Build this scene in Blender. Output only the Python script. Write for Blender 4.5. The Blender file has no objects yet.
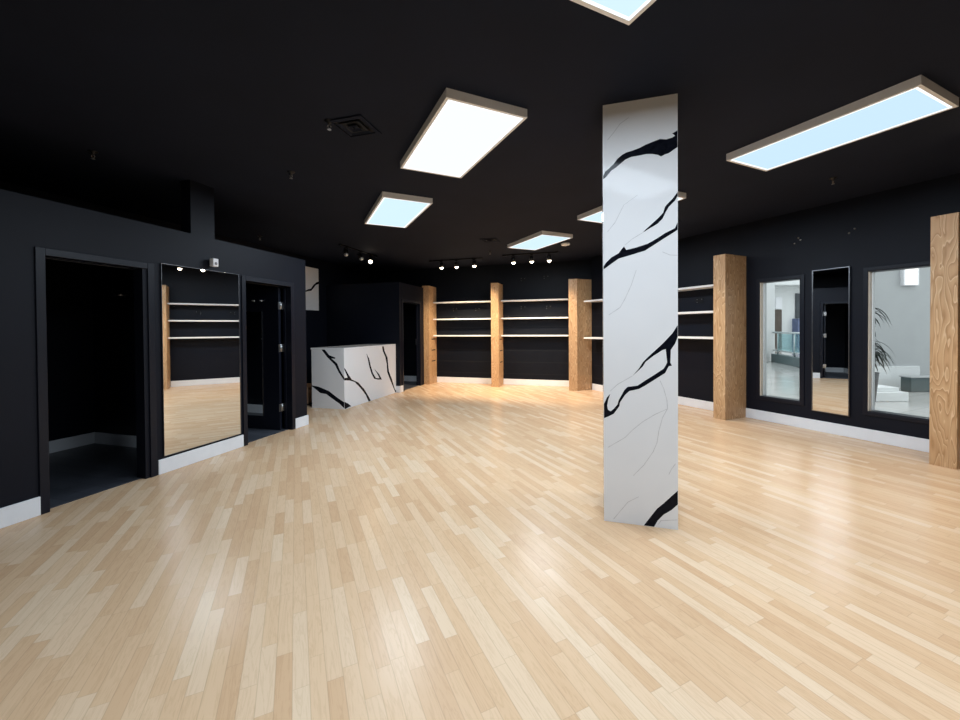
import bpy, bmesh, math, random
from mathutils import Vector, Matrix
random.seed(7)
SC = bpy.context.scene
COL = SC.collection

# ------------------------------------------------------------------ room frames
H = 3.1035            # ceiling height
AR, DR = -0.4365, 6.5515      # right wall: direction angle, distance
AL, DL = 0.2802, -4.2211      # fitting-room wall
AB, DB = -1.2825, 10.013      # back wall

def frame(a, d):
    e = Vector((math.sin(a), math.cos(a), 0)); n = Vector((math.cos(a), -math.sin(a), 0))
    return dict(a=a, d=d, e=e, n=n)
R_, L_, B_ = frame(AR, DR), frame(AL, DL), frame(AB, DB)
WORLD = dict(a=0, d=0, e=Vector((0, 1, 0)), n=Vector((1, 0, 0)))
def W(F, off, t, z=0):
    p = F['e']*t + F['n']*(F['d']+off); return Vector((p.x, p.y, z))
def to(F, p):
    return (p.x*F['n'].x+p.y*F['n'].y-F['d'], p.x*F['e'].x+p.y*F['e'].y)

# ------------------------------------------------------------------ materials
def new_mat(name):
    m = bpy.data.materials.new(name); m.use_nodes = True
    nt = m.node_tree; b = nt.nodes['Principled BSDF']
    return m, nt, b
def lk(nt, a, b): nt.links.new(a, b)
def node(nt, t, **k):
    n = nt.nodes.new(t)
    for a, v in k.items(): setattr(n, a, v)
    return n
def math_n(nt, op, a, b=None, c=None):
    n = node(nt, 'ShaderNodeMath', operation=op)
    for i, v in enumerate((a, b, c)):
        if v is None: continue
        if isinstance(v, (int, float)): n.inputs[i].default_value = v
        else: lk(nt, v, n.inputs[i])
    return n.outputs[0]
def rgb(c): return (c[0], c[1], c[2], 1)
def ramp(nt, fac, stops):
    r = node(nt, 'ShaderNodeValToRGB'); el = r.color_ramp.elements
    while len(el) < len(stops): el.new(0.5)
    for e, (p, c) in zip(el, stops): e.position = p; e.color = rgb(c)
    lk(nt, fac, r.inputs[0]); return r.outputs[0]
def mixc(nt, fac, a, b, mode='MIX'):
    n = node(nt, 'ShaderNodeMix', data_type='RGBA', blend_type=mode)
    if isinstance(fac, (int, float)): n.inputs[0].default_value = fac
    else: lk(nt, fac, n.inputs[0])
    for i, v in ((6, a), (7, b)):
        if isinstance(v, tuple): n.inputs[i].default_value = rgb(v)
        else: lk(nt, v, n.inputs[i])
    return n.outputs[2]
def coords(nt, scale=(1, 1, 1), rand=False):
    tc = node(nt, 'ShaderNodeTexCoord'); mp = node(nt, 'ShaderNodeMapping')
    mp.inputs['Scale'].default_value = scale
    lk(nt, tc.outputs['Object'], mp.inputs['Vector'])
    if rand:
        oi = node(nt, 'ShaderNodeObjectInfo')
        cm = node(nt, 'ShaderNodeCombineXYZ')
        for i in range(3): lk(nt, math_n(nt, 'MULTIPLY', oi.outputs['Random'], 37.0+11*i), cm.inputs[i])
        lk(nt, cm.outputs[0], mp.inputs['Location'])
    return mp.outputs[0]
def bump(nt, b, h, strength=.2, dist=.002):
    n = node(nt, 'ShaderNodeBump'); n.inputs['Strength'].default_value = strength
    n.inputs['Distance'].default_value = dist
    lk(nt, h, n.inputs['Height']); lk(nt, n.outputs[0], b.inputs['Normal'])
def noise(nt, vec, scale, detail=3, rough=.5, dist=0):
    n = node(nt, 'ShaderNodeTexNoise'); n.inputs['Scale'].default_value = scale
    n.inputs['Detail'].default_value = detail; n.inputs['Roughness'].default_value = rough
    n.inputs['Distortion'].default_value = dist
    if vec is not None: lk(nt, vec, n.inputs['Vector'])
    return n.outputs[0]

def plain(name, c, rough=.5, metal=0, var=.08, nscale=14, bmp=.05, spec=.5):
    m, nt, b = new_mat(name)
    v = coords(nt); f = noise(nt, v, nscale, 4)
    lo = tuple(x*(1-var) for x in c); hi = tuple(min(1, x*(1+var)) for x in c)
    lk(nt, ramp(nt, f, [(.3, lo), (.7, hi)]), b.inputs['Base Color'])
    b.inputs['Roughness'].default_value = rough; b.inputs['Metallic'].default_value = metal
    b.inputs['Specular IOR Level'].default_value = spec
    if bmp: bump(nt, b, noise(nt, v, nscale*9, 2), bmp, .001)
    return m
def emit(name, c, s):
    m = bpy.data.materials.new(name); m.use_nodes = True; nt = m.node_tree
    nt.nodes.clear()
    o = node(nt, 'ShaderNodeOutputMaterial'); e = node(nt, 'ShaderNodeEmission')
    e.inputs[0].default_value = rgb(c); e.inputs[1].default_value = s
    lk(nt, e.outputs[0], o.inputs[0]); return m

def mat_floor():
    m, nt, b = new_mat('strip_laminate')
    tc = node(nt, 'ShaderNodeTexCoord'); sx = node(nt, 'ShaderNodeSeparateXYZ')
    lk(nt, tc.outputs['Object'], sx.inputs[0])
    x, y = sx.outputs[0], sx.outputs[1]            # x across the boards, y along them
    wd = .0645
    xr = math_n(nt, 'DIVIDE', x, wd); row = math_n(nt, 'FLOOR', xr); fx = math_n(nt, 'FRACT', xr)
    def wn1(v, add):
        n = node(nt, 'ShaderNodeTexWhiteNoise', noise_dimensions='1D')
        lk(nt, math_n(nt, 'ADD', v, add), n.inputs['W']); return n.outputs['Value']
    ln = math_n(nt, 'MULTIPLY_ADD', wn1(row, .37), .26, .36)
    yy = math_n(nt, 'DIVIDE', math_n(nt, 'MULTIPLY_ADD', wn1(row, 9.21), 5.0, y), ln)
    colm = math_n(nt, 'FLOOR', yy); fy = math_n(nt, 'FRACT', yy)
    cm = node(nt, 'ShaderNodeCombineXYZ'); lk(nt, row, cm.inputs[0]); lk(nt, colm, cm.inputs[1])
    wn = node(nt, 'ShaderNodeTexWhiteNoise', noise_dimensions='2D'); lk(nt, cm.outputs[0], wn.inputs['Vector'])
    tone = wn.outputs['Value']
    # grain: long noise, shifted strip by strip
    gv = node(nt, 'ShaderNodeCombineXYZ')
    lk(nt, math_n(nt, 'MULTIPLY_ADD', tone, 31.0, math_n(nt, 'MULTIPLY', x, 26.0)), gv.inputs[0])
    lk(nt, math_n(nt, 'MULTIPLY', y, 2.2), gv.inputs[1]); lk(nt, math_n(nt, 'MULTIPLY', tone, 17.0), gv.inputs[2])
    g1 = noise(nt, gv.outputs[0], 1.0, 5, .6, .6)
    rings = math_n(nt, 'FRACT', math_n(nt, 'MULTIPLY', g1, 7.0))
    base = ramp(nt, tone, [(0, (.62, .40, .235)), (.35, (.66, .44, .265)), (.65, (.69, .475, .295)), (.88, (.72, .52, .345)), (1, (.735, .55, .375))])
    grain = ramp(nt, rings, [(0, (.84, .80, .76)), (.35, (1, 1, 1)), (.8, (1, 1, 1)), (1, (.90, .87, .83))])
    c = mixc(nt, .55, base, grain, 'MULTIPLY')
    # seams
    ex = math_n(nt, 'MINIMUM', fx, math_n(nt, 'SUBTRACT', 1.0, fx))
    ey = math_n(nt, 'MULTIPLY', math_n(nt, 'MINIMUM', fy, math_n(nt, 'SUBTRACT', 1.0, fy)), 11.0)
    e = math_n(nt, 'MINIMUM', ex, ey)
    seam = math_n(nt, 'SUBTRACT', 1.0, math_n(nt, 'SMOOTH_MIN', 1.0, math_n(nt, 'MULTIPLY', e, 22.0), .02))
    c2 = mixc(nt, math_n(nt, 'MULTIPLY', seam, .33), c, (.30, .18, .10))
    lk(nt, c2, b.inputs['Base Color'])
    rr = math_n(nt, 'MULTIPLY_ADD', g1, .10, .20); lk(nt, rr, b.inputs['Roughness'])
    b.inputs['Specular IOR Level'].default_value = .16
    bump(nt, b, math_n(nt, 'MULTIPLY_ADD', seam, -1.0, math_n(nt, 'MULTIPLY', g1, .25)), .12, .001)
    return m

def mat_plywood():
    m, nt, b = new_mat('fir_plywood')
    v = coords(nt, (4.6, 4.6, .85), True)
    n1 = noise(nt, v, 1.5, 2.2, .5, .35)
    rings = math_n(nt, 'FRACT', math_n(nt, 'MULTIPLY', n1, 14.0))
    v2 = coords(nt, (60, 60, 1.5), True); fine = noise(nt, v2, 1.0, 4)
    big = noise(nt, v, .8, 2)
    c = ramp(nt, rings, [(0, (.74, .52, .32)), (.09, (.60, .385, .205)), (.55, (.56, .34, .172)), (.88, (.42, .235, .105)), (.97, (.71, .49, .29)), (1, (.74, .52, .32))])
    c = mixc(nt, .35, c, ramp(nt, fine, [(.3, (.70, .62, .52)), (.7, (1, 1, 1))]), 'MULTIPLY')
    c = mixc(nt, .3, c, ramp(nt, big, [(.35, (.8, .74, .66)), (.65, (1, 1, 1))]), 'MULTIPLY')
    lk(nt, c, b.inputs['Base Color']); b.inputs['Roughness'].default_value = .5
    bump(nt, b, fine, .1, .001)
    return m

def mat_marble(c=(.80, .80, .805)):
    m, nt, b = new_mat('white_marble_laminate')
    v = coords(nt, (1, 1, 1), True); f = noise(nt, v, 1.6, 4, .5, .4)
    lk(nt, ramp(nt, f, [(.3, tuple(x*.96 for x in c)), (.7, c)]), b.inputs['Base Color'])
    b.inputs['Roughness'].default_value = .09
    b.inputs['Specular IOR Level'].default_value = .07
    return m

def mat_slatwall():
    m, nt, b = new_mat('black_slat_wall')
    tc = node(nt, 'ShaderNodeTexCoord'); sx = node(nt, 'ShaderNodeSeparateXYZ'); lk(nt, tc.outputs['Object'], sx.inputs[0])
    fz = math_n(nt, 'FRACT', math_n(nt, 'DIVIDE', math_n(nt, 'ADD', sx.outputs[2], .02), .3))
    line = math_n(nt, 'LESS_THAN', fz, .035)
    up = math_n(nt, 'GREATER_THAN', sx.outputs[2], 2.12)
    line = math_n(nt, 'MULTIPLY', line, math_n(nt, 'SUBTRACT', 1.0, up))
    f = noise(nt, tc.outputs['Object'], 5, 3)
    base = ramp(nt, f, [(.3, (.0030, .0046, .0088)), (.7, (.0042, .0060, .0110))])
    lk(nt, mixc(nt, line, base, (.011, .013, .016)), b.inputs['Base Color'])
    b.inputs['Roughness'].default_value = .5
    b.inputs['Specular IOR Level'].default_value = .18
    bump(nt, b, math_n(nt, 'MULTIPLY', line, -1.0), .4, .004)
    return m

def mat_glass():
    m = bpy.data.materials.new('window_glass'); m.use_nodes = True; nt = m.node_tree; nt.nodes.clear()
    o = node(nt, 'ShaderNodeOutputMaterial'); mx = node(nt, 'ShaderNodeMixShader')
    t = node(nt, 'ShaderNodeBsdfTransparent'); t.inputs[0].default_value = (.95, .96, .96, 1)
    g = node(nt, 'ShaderNodeBsdfGlossy'); g.inputs['Roughness'].default_value = .01
    fr = node(nt, 'ShaderNodeFresnel'); fr.inputs[0].default_value = 1.45
    lk(nt, fr.outputs[0], mx.inputs[0]); lk(nt, t.outputs[0], mx.inputs[1]); lk(nt, g.outputs[0], mx.inputs[2])
    lk(nt, mx.outputs[0], o.inputs[0]); return m

def mat_mirror():
    m, nt, b = new_mat('mirror_silver')
    f = noise(nt, coords(nt), 3, 2)
    lk(nt, ramp(nt, f, [(.3, (.86, .875, .865)), (.7, (.88, .89, .88))]), b.inputs['Base Color'])
    b.inputs['Metallic'].default_value = 1; b.inputs['Roughness'].default_value = .008
    return m

def mat_tile():
    m, nt, b = new_mat('mall_floor_tile')
    v = coords(nt, (1, 1, 1)); br = node(nt, 'ShaderNodeTexBrick'); br.offset = 0
    br.inputs['Scale'].default_value = 1; br.inputs['Brick Width'].default_value = .6; br.inputs['Row Height'].default_value = .6
    br.inputs['Mortar Size'].default_value = .006
    br.inputs['Color1'].default_value = (.50, .50, .48, 1); br.inputs['Color2'].default_value = (.56, .56, .54, 1); br.inputs['Mortar'].default_value = (.36, .36, .35, 1)
    lk(nt, v, br.inputs['Vector']); lk(nt, br.outputs[0], b.inputs['Base Color'])
    b.inputs['Roughness'].default_value = .12; return m

def mat_darkfloor():
    m, nt, b = new_mat('dark_vinyl_planks')
    v = coords(nt, (1, 1, 1)); br = node(nt, 'ShaderNodeTexBrick')
    br.inputs['Scale'].default_value = 1; br.inputs['Brick Width'].default_value = .9; br.inputs['Row Height'].default_value = .15
    br.inputs['Mortar Size'].default_value = .003
    br.inputs['Color1'].default_value = (.045, .05, .062, 1); br.inputs['Color2'].default_value = (.075, .08, .095, 1); br.inputs['Mortar'].default_value = (.02, .02, .025, 1)
    lk(nt, v, br.inputs['Vector'])
    g = noise(nt, coords(nt, (30, 3, 1)), 1, 4)
    lk(nt, mixc(nt, .5, br.outputs[0], ramp(nt, g, [(.3, (.5, .5, .5)), (.7, (1, 1, 1))]), 'MULTIPLY'), b.inputs['Base Color'])
    b.inputs['Roughness'].default_value = .4; return m

M = dict(
    wall=plain('black_wall_paint', (.0040, .0055, .0112), .5, 0, .10, 3, .05, .20),
    ceil=plain('black_ceiling_paint', (.0085, .0118, .0235), .8, 0, .12, 2, .05, .15),
    trim=plain('black_gloss_trim', (.0045, .0060, .0125), .36, 0, .08, 8, .02, .3),
    base=plain('white_baseboard_paint', (.80, .81, .83), .4, 0, .03, 6, .02),
    shelf=plain('white_shelf_laminate', (.84, .84, .84), .35, 0, .02, 6, .02),
    floor=mat_floor(), ply=mat_plywood(), marble=mat_marble(), slat=mat_slatwall(), glass=mat_glass(), mirror=mat_mirror(),
    vein=plain('black_marble_vein', (.006, .007, .011), .09, 0, .4, 30, 0, .07), hair=plain('grey_marble_vein', (.60, .595, .60), .2, 0, .12, 30, 0),
    tile=mat_tile(), dark=mat_darkfloor(),
    lightframe=plain('white_enamel', (.88, .88, .89), .4, 0, .02, 8, 0), rim=emit('lamp_rim_glow', (.93, .98, 1), 1.5),
    black=plain('matte_black_plastic', (.004, .005, .007), .5, 0, .1, 20, .02, .2), blackm=plain('black_metal', (.016, .016, .017), .35, .6, .1, 20, 0),
    chrome=plain('brushed_steel', (.62, .62, .62), .28, 1, .05, 30, .02), alu=plain('dark_aluminium', (.20, .20, .21), .3, 1, .05, 30, .02),
    whiteplastic=plain('white_plastic', (.82, .83, .86), .35, 0, .02, 10, 0), wood=plain('brown_wood', (.36, .23, .15), .5, 0, .2, 9, .1),
    mallwall=plain('mall_white_paint', (.74, .76, .76), .6, 0, .02, 3, .02), mallgrey=plain('mall_grey_paint', (.40, .415, .42), .45, 0, .03, 3, .02),
    teal=plain('slate_green_cladding', (.055, .085, .09), .4, 0, .1, 6, .02), shopdark=plain('shopfront_dark', (.04, .05, .06), .3, 0, .2, 3, 0),
    shopbrown=plain('shopfront_brown', (.09, .07, .055), .5, 0, .2, 3, 0), shopblue=plain('shop_screen_blue', (.10, .13, .24), .3, 0, .2, 3, 0),
    rail=plain('pale_rail_metal', (.50, .56, .57), .35, .4, .04, 20, 0), pot=plain('dark_planter_resin', (.035, .038, .042), .5, 0, .15, 12, .05),
    leaf=plain('dark_green_leaf', (.010, .022, .014), .5, 0, .35, 14, .05), stem=plain('plant_cane', (.16, .12, .07), .7, 0, .3, 30, .2),
    soil=plain('potting_soil', (.03, .02, .014), .9, 0, .3, 40, .4), jamb=plain('cream_jamb_paint', (.62, .55, .45), .5, 0, .04, 9, .02),
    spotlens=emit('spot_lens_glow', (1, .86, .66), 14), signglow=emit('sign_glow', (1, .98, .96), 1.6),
    railglass=None)
def mat_railglass():
    m = bpy.data.materials.new('railing_glass'); m.use_nodes = True; nt = m.node_tree; nt.nodes.clear()
    o = node(nt, 'ShaderNodeOutputMaterial'); mx = node(nt, 'ShaderNodeMixShader'); mx.inputs[0].default_value = .18
    t = node(nt, 'ShaderNodeBsdfTransparent'); t.inputs[0].default_value = (.72, .88, .90, 1)
    g = node(nt, 'ShaderNodeBsdfGlossy'); g.inputs['Roughness'].default_value = .05; g.inputs[0].default_value = (.8, .95, .96, 1)
    lk(nt, t.outputs[0], mx.inputs[1]); lk(nt, g.outputs[0], mx.inputs[2]); lk(nt, mx.outputs[0], o.inputs[0]); return m
M['railglass'] = mat_railglass()
DIFF = [emit('lamp_diffuser', c, s) for c, s in (((.80, .93, 1), 1.22), ((.66, .87, 1), 1.08), ((.62, .84, 1), 1.02))]

# ------------------------------------------------------------------ geometry helpers
class G:
    def __init__(s): s.bm = bmesh.new()
    def poly(s, pts, mat=0, nrm=None):
        vs = [s.bm.verts.new(p) for p in pts]
        f = s.bm.faces.new(vs); f.material_index = mat
        if nrm is not None:
            f.normal_update()
            if f.normal.dot(Vector(nrm)) < 0: f.normal_flip()
        return f
    def box(s, x0, x1, y0, y1, z0, z1, mat=0):
        if x0 > x1: x0, x1 = x1, x0
        if y0 > y1: y0, y1 = y1, y0
        v = [s.bm.verts.new((x, y, z)) for z in (z0, z1) for y in (y0, y1) for x in (x0, x1)]
        for q in ((0, 2, 3, 1), (4, 5, 7, 6), (0, 1, 5, 4), (2, 6, 7, 3), (0, 4, 6, 2), (1, 3, 7, 5)):
            f = s.bm.faces.new([v[i] for i in q]); f.material_index = mat
        return s
    def prism(s, pts, z0, z1, mat=0):
        area = sum(pts[i][0]*pts[(i+1) % len(pts)][1]-pts[(i+1) % len(pts)][0]*pts[i][1] for i in range(len(pts)))
        if area < 0: pts = pts[::-1]
        lo = [s.bm.verts.new((p[0], p[1], z0)) for p in pts]; hi = [s.bm.verts.new((p[0], p[1], z1)) for p in pts]
        s.bm.faces.new(lo[::-1]).material_index = mat; s.bm.faces.new(hi).material_index = mat
        for i in range(len(pts)):
            j = (i+1) % len(pts); s.bm.faces.new((lo[i], lo[j], hi[j], hi[i])).material_index = mat
        return s
    def lathe(s, prof, c=(0, 0, 0), axis=(0, 0, 1), n=20, mat=0, smooth=True):
        q = Vector((0, 0, 1)).rotation_difference(Vector(axis).normalized()); c = Vector(c); rings = []
        for r, z in prof:
            if r < 1e-6: rings.append([s.bm.verts.new(c+q@Vector((0, 0, z)))])
            else: rings.append([s.bm.verts.new(c+q@Vector((r*math.cos(2*math.pi*i/n), r*math.sin(2*math.pi*i/n), z))) for i in range(n)])
        for a, b in zip(rings, rings[1:]):
            for i in range(n):
                j = (i+1) % n
                if len(a) == 1 and len(b) == 1: continue
                if len(a) == 1: f = s.bm.faces.new((a[0], b[j], b[i]))
                elif len(b) == 1: f = s.bm.faces.new((a[i], a[j], b[0]))
                else: f = s.bm.faces.new((a[i], a[j], b[j], b[i]))
                f.material_index = mat; f.smooth = smooth
        for rr, last in ((rings[0], False), (rings[-1], True)):
            if len(rr) > 1:
                f = s.bm.faces.new(rr if last else rr[::-1]); f.material_index = mat
        return s
    def tube(s, p0, p1, r, n=12, mat=0):
        p0, p1 = Vector(p0), Vector(p1); d = p1-p0
        return s.lathe([(r, 0), (r, d.length)], p0, d, n, mat)
    def obj(s, name, mats, parent=None, bevel=0, fix=True):
        if fix: bmesh.ops.recalc_face_normals(s.bm, faces=s.bm.faces[:])
        me = bpy.data.meshes.new(name); s.bm.to_mesh(me); s.bm.free()
        for m in (mats if isinstance(mats, list) else [mats]): me.materials.append(m)
        o = bpy.data.objects.new(name, me); COL.objects.link(o)
        if parent: o.parent = parent
        if bevel:
            md = o.modifiers.new('bevel', 'BEVEL'); md.width = bevel; md.segments = 2; md.limit_method = 'ANGLE'
        return o
def place(o, F, off=0, t=0, z=0):
    o.location = W(F, off, t, z); o.rotation_euler = (0, 0, -F['a']); return o
def tag(o, label, cat, group=None, kind=None):
    o['label'] = label; o['category'] = cat
    if group: o['group'] = group
    if kind: o['kind'] = kind
    return o
def thing(name, label, cat, F, off, t, z=0, group=None):
    o = bpy.data.objects.new(name, None); COL.objects.link(o); o.empty_display_size = .1
    place(o, F, off, t, z); return tag(o, label, cat, group)
def struct(name, g, mats, F=WORLD, off=0, t=0, z=0, parent=None, bevel=0):
    o = g.obj(name, mats, parent, bevel)
    if parent is None: place(o, F, off, t, z); o['kind'] = 'structure'
    return o
def wall_cells(g, o0, o1, ts, zs, solid):
    """one closed wall slab with holes: cells between the cuts ts, zs; solid(i,j) tells which are filled"""
    nt, nz = len(ts)-1, len(zs)-1
    cache = {}
    def v(o, i, j):
        k = (o, i, j)
        if k not in cache: cache[k] = g.bm.verts.new((o1 if o else o0, ts[i], zs[j]))
        return cache[k]
    S = lambda i, j: 0 <= i < nt and 0 <= j < nz and solid(i, j)
    for i in range(nt):
        for j in range(nz):
            if not S(i, j): continue
            for o in (0, 1): g.bm.faces.new((v(o, i, j), v(o, i+1, j), v(o, i+1, j+1), v(o, i, j+1)))
            if not S(i-1, j): g.bm.faces.new((v(0, i, j), v(1, i, j), v(1, i, j+1), v(0, i, j+1)))
            if not S(i+1, j): g.bm.faces.new((v(0, i+1, j), v(1, i+1, j), v(1, i+1, j+1), v(0, i+1, j+1)))
            if not S(i, j-1): g.bm.faces.new((v(0, i, j), v(1, i, j), v(1, i+1, j), v(0, i+1, j)))
            if not S(i, j+1): g.bm.faces.new((v(0, i, j+1), v(1, i, j+1), v(1, i+1, j+1), v(0, i+1, j+1)))
    return g
def aim(o, direction):
    o.rotation_euler = Vector(direction).to_track_quat('-Z', 'Y').to_euler()
COL_VEINS = [[(0.2523, 2.5783), (0.2384, 2.6088), (0.2118, 2.6287), (0.1766, 2.6612), (0.1503, 2.6946), (0.1198, 2.7181), (0.0896, 2.7323), (0.0467, 2.7402), (-0.0042, 2.7542), (-0.0379, 2.7694), (-0.088, 2.7848), (-0.1376, 2.7983), (-0.1785, 2.7898), (-0.2192, 2.7973), (-0.2353, 2.8082), (-0.2176, 2.8258), (-0.2523, 2.8427), (-0.2523, 2.7259), (-0.2352, 2.7157), (-0.1947, 2.6902), (-0.1702, 2.6846), (-0.144, 2.6729), (-0.1251, 2.686), (-0.0879, 2.6981), (-0.0462, 2.7035), (0.0044, 2.6984), (0.0554, 2.696), (0.094, 2.6828), (0.12, 2.6633), (0.1548, 2.6355), (0.1942, 2.6127), (0.2341, 2.5667), (0.2523, 2.556)], [(-0.2523, 2.408), (-0.2187, 2.3643), (-0.182, 2.3279), (-0.1697, 2.3113), (-0.1574, 2.2705), (-0.1285, 2.2391), (-0.0787, 2.194), (-0.0367, 2.1567), (-0.0224, 2.1398), (-0.0703, 2.1677), (-0.1202, 2.1951), (-0.1532, 2.2281), (-0.1738, 2.2726), (-0.1942, 2.309), (-0.2348, 2.3494), (-0.2523, 2.3798)], [(-0.2523, 2.1945), (-0.2346, 2.1547), (-0.1695, 2.1242), (-0.12, 2.0921), (-0.0533, 2.0562), (0.0228, 2.0341), (0.0914, 2.0202), (0.1069, 2.0469), (0.1216, 2.0313), (0.1435, 2.0005), (0.1961, 1.9713), (0.2316, 1.9362), (0.2523, 1.9076), (0.2523, 1.8853), (0.2139, 1.912), (0.1436, 1.9609), (0.0742, 1.978), (0.0058, 1.9966), (-0.0364, 2.0076), (-0.0951, 2.0444), (-0.1694, 2.0912), (-0.2184, 2.1205), (-0.2523, 2.1415)], [(-0.2523, 1.4662), (-0.2176, 1.4086), (-0.1519, 1.3324), (-0.0602, 1.2413), (-0.0222, 1.1997), (0.0076, 1.1489), (0.0505, 1.0956), (-0.0179, 1.1632), (-0.0391, 1.2), (-0.0937, 1.2462), (-0.1519, 1.2875), (-0.1733, 1.2948), (-0.1781, 1.2428), (-0.1822, 1.1998), (-0.1731, 1.1781), (-0.1583, 1.1526), (-0.1018, 1.1106), (-0.0346, 1.0633), (0.0164, 1.0251), (0.0852, 1.0135), (0.1069, 0.9896), (0.1464, 0.9138), (0.1552, 0.8809), (0.1817, 0.847), (0.2039, 0.8272), (0.2225, 0.8374), (0.2286, 0.868), (0.2214, 0.9105), (0.2062, 0.9579), (0.2302, 0.9288), (0.2523, 0.8789), (0.2523, 0.7727), (0.2173, 0.789), (0.1818, 0.8097), (0.1421, 0.8676), (0.1377, 0.8956), (0.1027, 0.9528), (0.0723, 0.9835), (0.0079, 1.0006), (-0.0345, 1.0268), (-0.1018, 1.0744), (-0.1681, 1.1214), (-0.1928, 1.1713), (-0.2132, 1.1762), (-0.2034, 1.1984), (-0.2051, 1.2432), (-0.206, 1.2879), (-0.2337, 1.3328), (-0.2523, 1.3809)], [(-0.2523, 0.2824), (-0.2099, 0.2384), (-0.1577, 0.1798), (-0.1138, 0.1361), (-0.0783, 0.0834), (-0.0245, 0.001), (-0.0941, 0.001), (-0.118, 0.05), (-0.1576, 0.0984), (-0.2098, 0.1384), (-0.2523, 0.1838)]]
COL_HAIR = [[(-0.135, 1.0664), (-0.1597, 1.0086), (-0.1802, 0.9284), (-0.1842, 0.8656), (-0.1512, 0.8008), (-0.1262, 0.6997), (-0.1145, 0.6162), (-0.0879, 0.547), (-0.0255, 0.4451), (0.0469, 0.3604)], [(-0.1842, 0.8656), (-0.1014, 0.8206), (-0.0171, 0.761), (0.0514, 0.697), (0.1035, 0.6379), (0.2219, 0.5562)], [(0.011, 0.2083), (0.0839, 0.1608), (0.1393, 0.0852), (0.186, 0.0198)], [(-0.236, 0.4739), (-0.2101, 0.4335), (-0.1928, 0.3938)], [(-0.251, 0.0723), (-0.14, 0.0529), (-0.1224, 0.0218)], [(0.0718, 2.9842), (0.1322, 2.9481), (0.1759, 2.8906), (0.22, 2.8418)], [(0.0134, 2.4146), (0.1078, 2.351), (0.169, 2.2279), (0.222, 2.1629)], [(-0.2506, 1.9615), (-0.2019, 1.9661), (-0.1529, 1.9914)], [(-0.0224, 2.1398), (0.0482, 2.0995), (0.0999, 2.0574)], [(0.0231, 1.8702), (0.0576, 1.7622), (0.1009, 1.6628), (0.1358, 1.5991), (0.215, 1.5451)], [(0.0505, 1.0956), (0.1548, 1.0296), (0.2079, 0.9765)]]
CNT_END = [[(-0.617, 1.1105), (-0.5024, 0.9501), (-0.3325, 0.8054), (-0.2568, 0.6737), (-0.166, 0.5563), (-0.1408, 0.5226), (-0.1408, 0.5836), (-0.2256, 0.701), (-0.2856, 0.833), (-0.4087, 0.9245), (-0.331, 0.9176), (-0.3214, 0.9391), (-0.4549, 0.9829), (-0.5474, 1.1109)], [(-0.84, 0.414), (-0.6841, 0.3926), (-0.4637, 0.3194), (-0.3091, 0.2182), (-0.1439, 0.1267), (-0.1452, 0.0177), (-0.2487, 0.1006), (-0.4028, 0.1875), (-0.5273, 0.2631), (-0.6538, 0.2772), (-0.84, 0.4003)]]
CNT_FRONT = [[(6.2158, 0.5272), (6.3771, 0.5045), (6.5394, 0.456), (6.7566, 0.2908), (6.9079, 0.1522), (7.011, 0.0031), (7.0922, 0.0034), (7.0129, 0.1057), (6.8582, 0.2756), (6.6598, 0.4317), (6.4464, 0.5147), (6.401, 0.5612), (6.3562, 0.6072), (6.2554, 0.7254), (6.2158, 0.7545), (6.2158, 0.7333), (6.2976, 0.6005), (6.3149, 0.5662), (6.2158, 0.5669)], [(6.2158, 0.1363), (6.3242, 0.0855), (6.4234, 0.0181), (6.2336, 0.0036), (6.2158, 0.0096)], [(6.9494, 0.9758), (7.0537, 0.8515), (7.1055, 0.714), (7.1854, 0.5569), (7.2962, 0.4384), (7.4415, 0.4176), (7.3555, 0.5229), (7.2319, 0.6422), (7.4138, 0.5165), (7.5426, 0.3771), (7.3822, 0.3942), (7.2279, 0.4317), (7.1298, 0.5481), (7.0509, 0.7043), (7.0001, 0.8555)], [(7.5568, 1.1135), (7.6303, 1.1135), (7.6647, 0.9792), (7.7879, 0.8279), (7.8166, 0.6488), (7.8463, 0.5168), (7.9745, 0.3393), (8.1051, 0.0903), (8.185, 0.0267), (8.1378, 0.002), (8.0377, 0.1334), (7.8757, 0.3515), (7.769, 0.509), (7.7533, 0.6865), (7.6934, 0.8506), (7.5907, 0.9833)]]
PANEL_VEIN = [(7.4551, 2.3342), (7.5365, 2.3698), (7.619, 2.387), (7.7044, 2.4813), (7.8197, 2.5612), (7.9016, 2.584), (7.9005, 2.5252), (7.7898, 2.4902), (7.7031, 2.4046), (7.6321, 2.3407), (7.5357, 2.3227), (7.4546, 2.3061)]

# ------------------------------------------------------------------ camera
cam = bpy.data.cameras.new('camera'); co = bpy.data.objects.new('camera', cam); COL.objects.link(co)
cam.sensor_width = 36; cam.lens = 395.6554/960*36; cam.shift_y = -(360-333.2586)/960
cam.clip_start = .05; cam.clip_end = 200
pitch, roll = .0116, -.0069
co.matrix_world = Matrix.Translation((0, 0, 1.45)) @ Matrix.Rotation(math.pi/2-pitch, 4, 'X') @ Matrix.Rotation(roll, 4, 'Z')
SC.camera = co

# ------------------------------------------------------------------ shell
YF = -2.5
def tY(F, off, y): return (y-(F['n']*(F['d']+off)).y)/F['e'].y
pBR = W(B_, 0, .118); pFR = W(R_, 0, tY(R_, 0, YF))
LO = -2.0
pFL = W(L_, LO, tY(L_, LO, YF))
# back wall / outer left wall corner
k = W(L_, LO, 0); tt = (B_['d']-(k.x*B_['n'].x+k.y*B_['n'].y))/(L_['e'].x*B_['n'].x+L_['e'].y*B_['n'].y)
pBL = W(L_, LO, tt)
room = [to(R_, p) for p in (pFL, pFR, pBR, pBL)]
struct('floor', G().prism(room, -.10, 0), M['floor'], R_)
struct('ceiling', G().prism(room, H, H+.1), M['ceil'], R_)
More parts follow.
